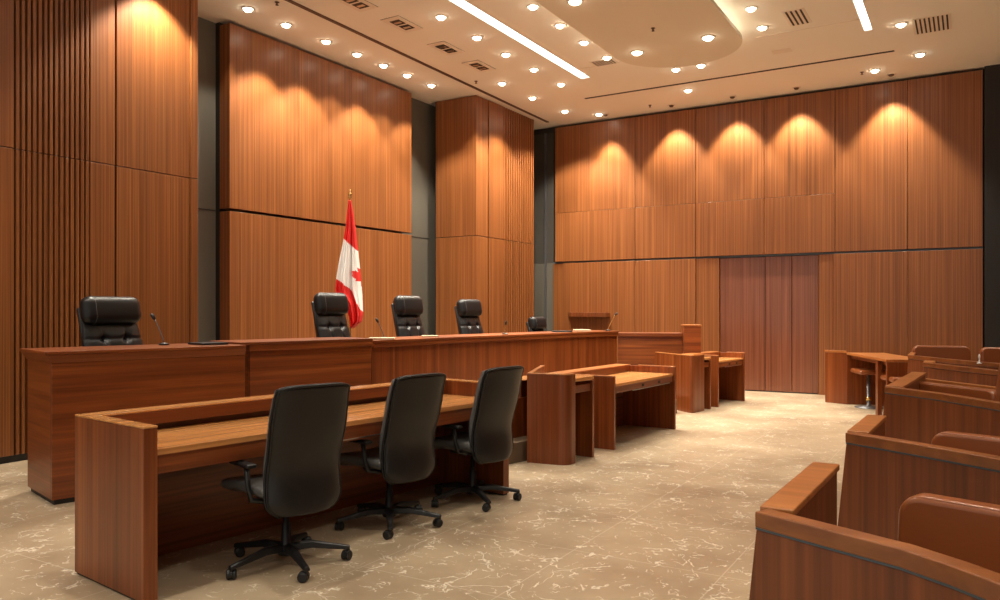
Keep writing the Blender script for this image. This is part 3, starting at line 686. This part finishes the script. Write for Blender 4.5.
# ---------------------------------------------------------------- the two desk-and-lectern units
def arc(cx, cy, r, a0, a1, n=10): return [(cx+r*math.cos(math.radians(a0+(a1-a0)*k/n)), cy+r*math.sin(math.radians(a0+(a1-a0)*k/n))) for k in range(n+1)]
def unit(o0, o1, side_pt, back_pt, hP, hD, which, lpod=.36, lf=.12, gap=.4, D=.76, rc=.75):
    """o0 front left, o1 front right (world), local x along the front, y to the back"""
    u = Vector((o1[0]-o0[0], o1[1]-o0[1])); L = u.length; r = math.atan2(u.y, u.x)
    t = empty('lectern', (*o0, 0), r); tag(t, f'wooden lectern with rounded front corner, joined to the left of {which}', 'lectern')
    def loc(p): v = Vector((p[0]-o0[0], p[1]-o0[1])); v.rotate(Matrix.Rotation(-r, 2)); return (v.x, v.y)
    S = loc(side_pt); B = loc(back_pt)
    rr = .13
    # outer shell: back-left point, along the side, round the corner, short front
    path = [(B[0], B[1]), (S[0], S[1])]
    d = Vector((S[0]-0, S[1]-0)).normalized()
    side_dir = math.degrees(math.atan2(d.y, d.x))
    p1 = (d.x*rr, d.y*rr)
    path += [p1] + [((1-k)**2*p1[0] + k*k*.10, (1-k)**2*p1[1] + 0) for k in (.15,.3,.45,.6,.75,.9)] + [(.10, 0), (lf, 0)]
    path = [path[0], path[1]] + path[2:]
    path = path[::-1]
    strip('shell', path, -.04, 0, .0, hP-.012, 'vert', t)
    strip('shell_cap', path, -.042, .002, hP-.0118, hP, 'rail', t)
    box('fin', lf+.002, lf+.035, .02, .42, 0, hP-.03, 'vert', t)
    box('inner_panel', lpod-.04, lpod, .0, .5, 0, hP-.10, 'vert', t)
    box('shelf_bar', lf+.036, lpod-.041, .02, .045, hP-.20, hP-.125, 'hor', t)
    box('back_board', lf+.036, lpod-.041, .38, .41, 0, hP-.125, 'vert', t)
    pts = [(lf,.005),(lpod-.10,-.02),(lpod-.01,.0),(lpod+.03,.05),(lpod,.10),(lpod,.42),(S[0]+(B[0]-S[0])*max(0,(.42-S[1]))/(B[1]-S[1])+.06,.42),(max(.08,S[0])+.05,.2)]
    pris('writing_top', pts, hP-.085, hP-.05, 'top', t)
    # desk
    x0 = lpod+gap; t = empty('counsel_desk', (o0[0]+math.cos(r)*x0, o0[1]+math.sin(r)*x0, 0), r); L2 = L-x0
    tag(t, {'the middle desk': 'wooden desk with raised rail and open knee space in the middle of the room', 'the far desk': 'small wooden desk with raised rail nearest the closed doors'}[which], 'desk')
    box('end_panel', 0, .04, 0, D, .0, hD, 'vert', t); box('end_panel', L2-.04, L2, 0, D, .0, hD, 'vert', t)
    box('back_panel', .041, L2-.041, D-.05, D-.02, .0, hD-.02, 'hor', t)
    box('groove', .041, L2-.041, D-.054, D-.0502, .36, .372, 'dark', t, 0)
    box('desktop', .041, L2-.041, .02, D-.051, hD-.11, hD-.08, 'top', t)
    dr = box('drawer_rail', .041, L2-.041, .03, .06, hD-.185, hD-.1105, 'hor', t)
    for k in (.45, .72):
        box('lock_plate', L2*k, L2*k+.05, .024, .0295, hD-.165, hD-.135, 'dark', dr, .001)
    box('drawer_edge', L2*.3, L2*.92, .022, .0295, hD-.192, hD-.186, 'metal', dr, 0)
    for a, b in ((0, .04), (L2-.04, L2)): box('side_rail', a, b, 0, D-.26, hD+.0005, hD+.012, 'rail', t)
    box('back_rail', 0, L2, D-.14, D+.06, hD+.0005, hD+.012, 'rail', t)
    box('rail_face', .041, L2-.041, D-.14, D-.115, hD-.079, hD, 'hor', t)
    box('rear_counter', -gap-lpod*rc, 0, D-.20, D+.06, hD+.0005, hD+.012, 'top', t)
    box('rear_counter_panel', -gap-lpod*rc*.66, 0, D-.05, D-.02, 0, hD, 'vert', t)
    return L
unit(hp(567.5,466), hp(676,429), hp(527,462.5), at(541,8.75), .88, .78, 'the middle desk', .56, .16, .46)
unit(hp(692,413.5), hp(745,401), at(680,11.55), at(655,12.25), .84, .79, 'the far desk', .66, .42, .25, .56, .1)

# ---------------------------------------------------------------- desk at the far right with stools
q0 = hp(846,404); q1 = at(887, 10.6)
u = Vector((q1[0]-q0[0], q1[1]-q0[1])); L = u.length; r = math.atan2(u.y, u.x)
t = empty('side_desk', (*q0, 0), r); tag(t, 'open-sided wooden desk beside the closed doors at the right end of the far wall', 'desk')
box('end_panel', -.04, 0, -.02, .0+.0, 0, .84, 'vert', t)
e0 = hp(825,402); v = Vector((e0[0]-q0[0], e0[1]-q0[1])); v.rotate(Matrix.Rotation(-r, 2))
pris('outer_panel', [(0,0),(.05,.0),(v.x+.05,v.y+.02),(v.x,v.y)], 0, .815, 'vert', t)
pris('outer_cap', [(-.01,-.01),(.06,-.01),(v.x+.06,v.y+.03),(v.x-.01,v.y)], .8155, .85, 'rail', t)
box('desktop', .06, L, -.01, .55, .79, .825, 'rail', t)
box('inner_panel', .02, .05, 0, .52, 0, .789, 'vert', t)
box('support_post', 1.36, 1.45, 0.0, .06, 0, .789, 'vert', t)
box('support_post', L-.05, L, .0, .5, 0, .789, 'vert', t)
box('apron', .07, L-.1, .06, .09, .73, .789, 'hor', t)
box('back_panel', .07, L-.051, .47, .50, .0, .789, 'vert', t)
def stool(p, rz, lb):
    t = empty('swivel_stool', (p[0], p[1], 0), rz); tag(t, lb, 'stool', 'tan leather stools at the side desk')
    bm = bmesh.new(); lathe(bm, [(.2,0),(.2,.012),(.05,.03),(.028,.05),(.028,.5)], 20); pd = new_obj('pedestal', bm, 'gunmetal', t, smooth=True)
    bm = bmesh.new(); lathe(bm, [(.028,.1),(.042,.11),(.042,.16),(.028,.17)], 16); new_obj('collar', bm, 'brass', pd, smooth=True)
    bm = bmesh.new(); rbox(bm, 0, 0, .555, .50, .40, .07, .03); new_obj('seat', bm, 'tan', t, smooth=True)
def onq(x, y): return (q0[0]+math.cos(r)*x-math.sin(r)*y, q0[1]+math.sin(r)*x+math.cos(r)*y)
stool(onq(.45, .2), r, 'tan leather swivel seat tucked under the side desk between its end panel and first post')
stool(onq(1.72, .22), r, 'tan leather swivel seat tucked under the side desk beyond its first post')

# ---------------------------------------------------------------- the public pews on the right
def pew(front, side, H, capw, label, depth_side=.085, taper=.11, inlay=True, mat='pew'):
    """front: world points from the aisle corner to the right; side: world end point of the aisle rail"""
    o0 = front[0]; t = empty('pew_enclosure', (*o0, 0)); tag(t, label, 'pew')
    f = [(p[0]-o0[0], p[1]-o0[1]) for p in front]; s = (side[0]-o0[0], side[1]-o0[1])
    # front panel, its aisle edge flaring towards the floor
    bm = bmesh.new(); a = offset(f, 0); b = offset(f, .035); n = len(f); z0, z1 = 0, H-.05
    d = Vector((f[1][0]-f[0][0], f[1][1]-f[0][1])).normalized()
    def low(pl): return [(pl[0][0]-d.x*taper, pl[0][1]-d.y*taper)] + pl[1:]
    rows_ = [[bm.verts.new((p[0],p[1],z)) for p in pl] for pl, z in ((low(a),z0),(low(b),z0),(b,z1),(a,z1))]
    for i in range(n-1):
        for k in range(4): bm.faces.new((rows_[k][i], rows_[k][i+1], rows_[(k+1)%4][i+1], rows_[(k+1)%4][i]))
    bm.faces.new([rows_[k][0] for k in range(4)]); bm.faces.new([rows_[k][n-1] for k in range(4)][::-1])
    new_obj('front_panel', bm, mat, t, bevel=.003)
    if inlay: strip('inlay_line', f, -.002, .036, H-.0498, H-.044, 'steelblue', t, 0)
    strip('front_rail', f, -.006, capw, H-.0438, H, 'caprail_shaded', t, .004)
    # aisle side
    sd = Vector(s).normalized(); nrm = Vector((sd.y, -sd.x)); Ls = Vector(s).length
    a0 = Vector((0,0)) + sd*capw*1.15
    def P(dist, off): q = a0 + sd*dist + nrm*off; return (q.x, q.y)
    bm = bmesh.new(); prism(bm, [P(0,0),P(Ls-capw,0),P(Ls-capw,.035),P(0,.035)], 0, H-.0225); new_obj('side_panel', bm, mat, t, bevel=.003)
    bm = bmesh.new(); prism(bm, [P(0,-.006),P(Ls-capw+.02,-.006),P(Ls-capw+.02,depth_side),P(.0,depth_side)], H-.022, H); new_obj('side_rail', bm, 'rail', t, bevel=.004)
    bm = bmesh.new(); prism(bm, [P(0.02,.036),P(Ls-capw-.01,.036),P(Ls-capw-.01,depth_side-.004),P(0.0,depth_side-.004)], 0.02, H-.0225); new_obj('side_lining', bm, mat, t, bevel=.003)
    return t
def bench_seat(p, heading, L, top, label, seat=True, thick=.09, h0=.42):
    """upholstered seat back running along local +x, seat on the -y side"""
    t = empty('leather_bench', (*p, 0), heading); tag(t, label, 'bench', None)
    bm = bmesh.new()
    rad = .07; z0 = h0; n = 8
    out = [(0, z0)] + [(L, z0)] + [(L-rad+rad*math.cos(PI/2*k/n), top-rad+rad*math.sin(PI/2*k/n)) for k in range(n+1)] + [(rad-rad*math.sin(PI/2*k/n), top-rad+rad*math.cos(PI/2*k/n)) for k in range(n+1)]
    lean = .10
    fr = [bm.verts.new((x, (z-z0)*lean, z)) for x, z in out]; bk = [bm.verts.new((x, thick+(z-z0)*lean, z)) for x, z in out]
    bm.faces.new(fr); bm.faces.new(bk[::-1])
    for i in range(len(out)): j = (i+1) % len(out); bm.faces.new((fr[i], bk[i], bk[j], fr[j]))
    lb_ = new_obj('backrest', bm, 'tan', t, bevel=.022, seg=4)
    pts = [(x, (z-z0)*lean-.001, z) for x, z in [(p_[0]*.985+L*.0075, p_[1]*1.0-.012) for p_ in out[1:]]]
    bm = bmesh.new(); tube(bm, [(x, y+.012, z+.006) for x, y, z in pts], .004, 6); new_obj('piping', bm, 'tan', lb_, smooth=True)
    if seat:
        bm = bmesh.new(); rbox(bm, L/2, -.22, .42, L, .44, .09, .03); new_obj('seat', bm, 'tan', t, smooth=True)
        box('seat_base', .05, L-.05, -.38, .04, 0, .374, 'pew', t)
    return t
PH = .95
c1 = [hp(756,511,PH), hp(828,529.5,PH), hp(900,548,PH), hp(950,564.5,PH), hp(1000,583,PH), (.62,1.50), (1.3,1.02)]
pew(c1, hp(813,463,PH), PH, .055, 'wooden pew enclosure with lighter top rail, nearest, in the bottom right corner')
c2 = [hp(846,432.5,PH), hp(900,441.5,PH), hp(950,450,PH), hp(1000,459,PH), (.7,3.0), (1.5,2.4)]
pew(c2, hp(868,415,PH), PH, .06, 'wooden pew enclosure with lighter top rail, second from the camera')
c3 = [hp(885,386.5,PH), hp(940,393.5,PH), hp(1000,403,PH), (.8,4.8), (1.6,3.9)]
pew(c3, hp(912,372,PH), PH, .06, 'wooden pew enclosure third from the camera, its side rail rising toward the far wall', depth_side=.11)
c4 = [hp(923,362.5,PH), hp(992,370,PH), (.8,7.7), (1.6,6.8)]
pew(c4, hp(925,360.5,PH), PH, .08, 'wooden pew front with short thick top rail, fourth from the camera', depth_side=.10, inlay=False)
c5 = [hp(908,355,PH), hp(968,361,PH), (.8,9.0)]
pew(c5, hp(911,352,PH), PH, .05, 'wooden pew front with thin rail, the farthest, in front of two leather seat backs', depth_side=.06, inlay=False)
def hd_(a, b): return math.atan2(b[1]-a[1], b[0]-a[0])
p = at(891,2.5); bench_seat(p, math.radians(-18), 1.1, .905, 'brown leather seat back with rounded corner, nearest, inside the front pew')
p = at(927,4.05); bench_seat(p, math.radians(-17), 1.15, .865, 'brown leather seat back inside the second pew, showing above its rail')
pa, pb = at(909,6.5), at(990,5.75); bench_seat(pa, hd_(pa, pb), (Vector(pb)-Vector(pa)).length, .905, 'low brown leather seat back inside the third pew', h0=.5)
pa, pb = at(916,7.0), at(1010,6.0); lw = box('seat_ledge', 0, (Vector(pb)-Vector(pa)).length, 0, .05, .0, .89, 'rail'); lw.location = (*pa, 0); lw.rotation_euler = (0,0,hd_(pa, pb)); tag(lw, 'thin orange-brown wooden partition behind the low seat back in the third pew', 'partition')
p = at(914,10.0); bench_seat(p, math.radians(14), .66, 1.04, 'brown leather seat back against the far wall panels behind the farthest pew rail')
p = at(984,9.3); bench_seat(p, math.radians(20), .7, 1.05, 'brown leather seat back beside the black panel at the right edge')
# a seat back seen from its side at the right edge
pa, pb = at(988,5.7), at(1003,4.8)
t = bench_seat(pa, hd_(pa, pb), .62, 1.13, 'brown leather armchair back leaning, cut by the right edge inside the third pew', seat=False, h0=.45)
t.name = 'leather_armchair'; tag(t, t['label'], 'armchair')
bm = bmesh.new(); rbox(bm, .31, .36, .42, .6, .5, .10, .04); new_obj('seat', bm, 'tan', t, smooth=True)
box('seat_base', .06, .56, .1, .55, 0, .37, 'pew', t)
# cup with a white straw on the fourth pew
bm = bmesh.new(); p = hp(977,364,PH); lathe(bm, [(.022,0),(.024,.008),(.006,.014),(.006,.05),(.010,.075),(.004,.10)], 14)
o = new_obj('white_holder', bm, 'white', None, smooth=True); o.location = (p[0]+.02, p[1]+.05, PH); tag(o, 'small white tapered holder standing on the rail near the black panel at the right edge', 'holder')
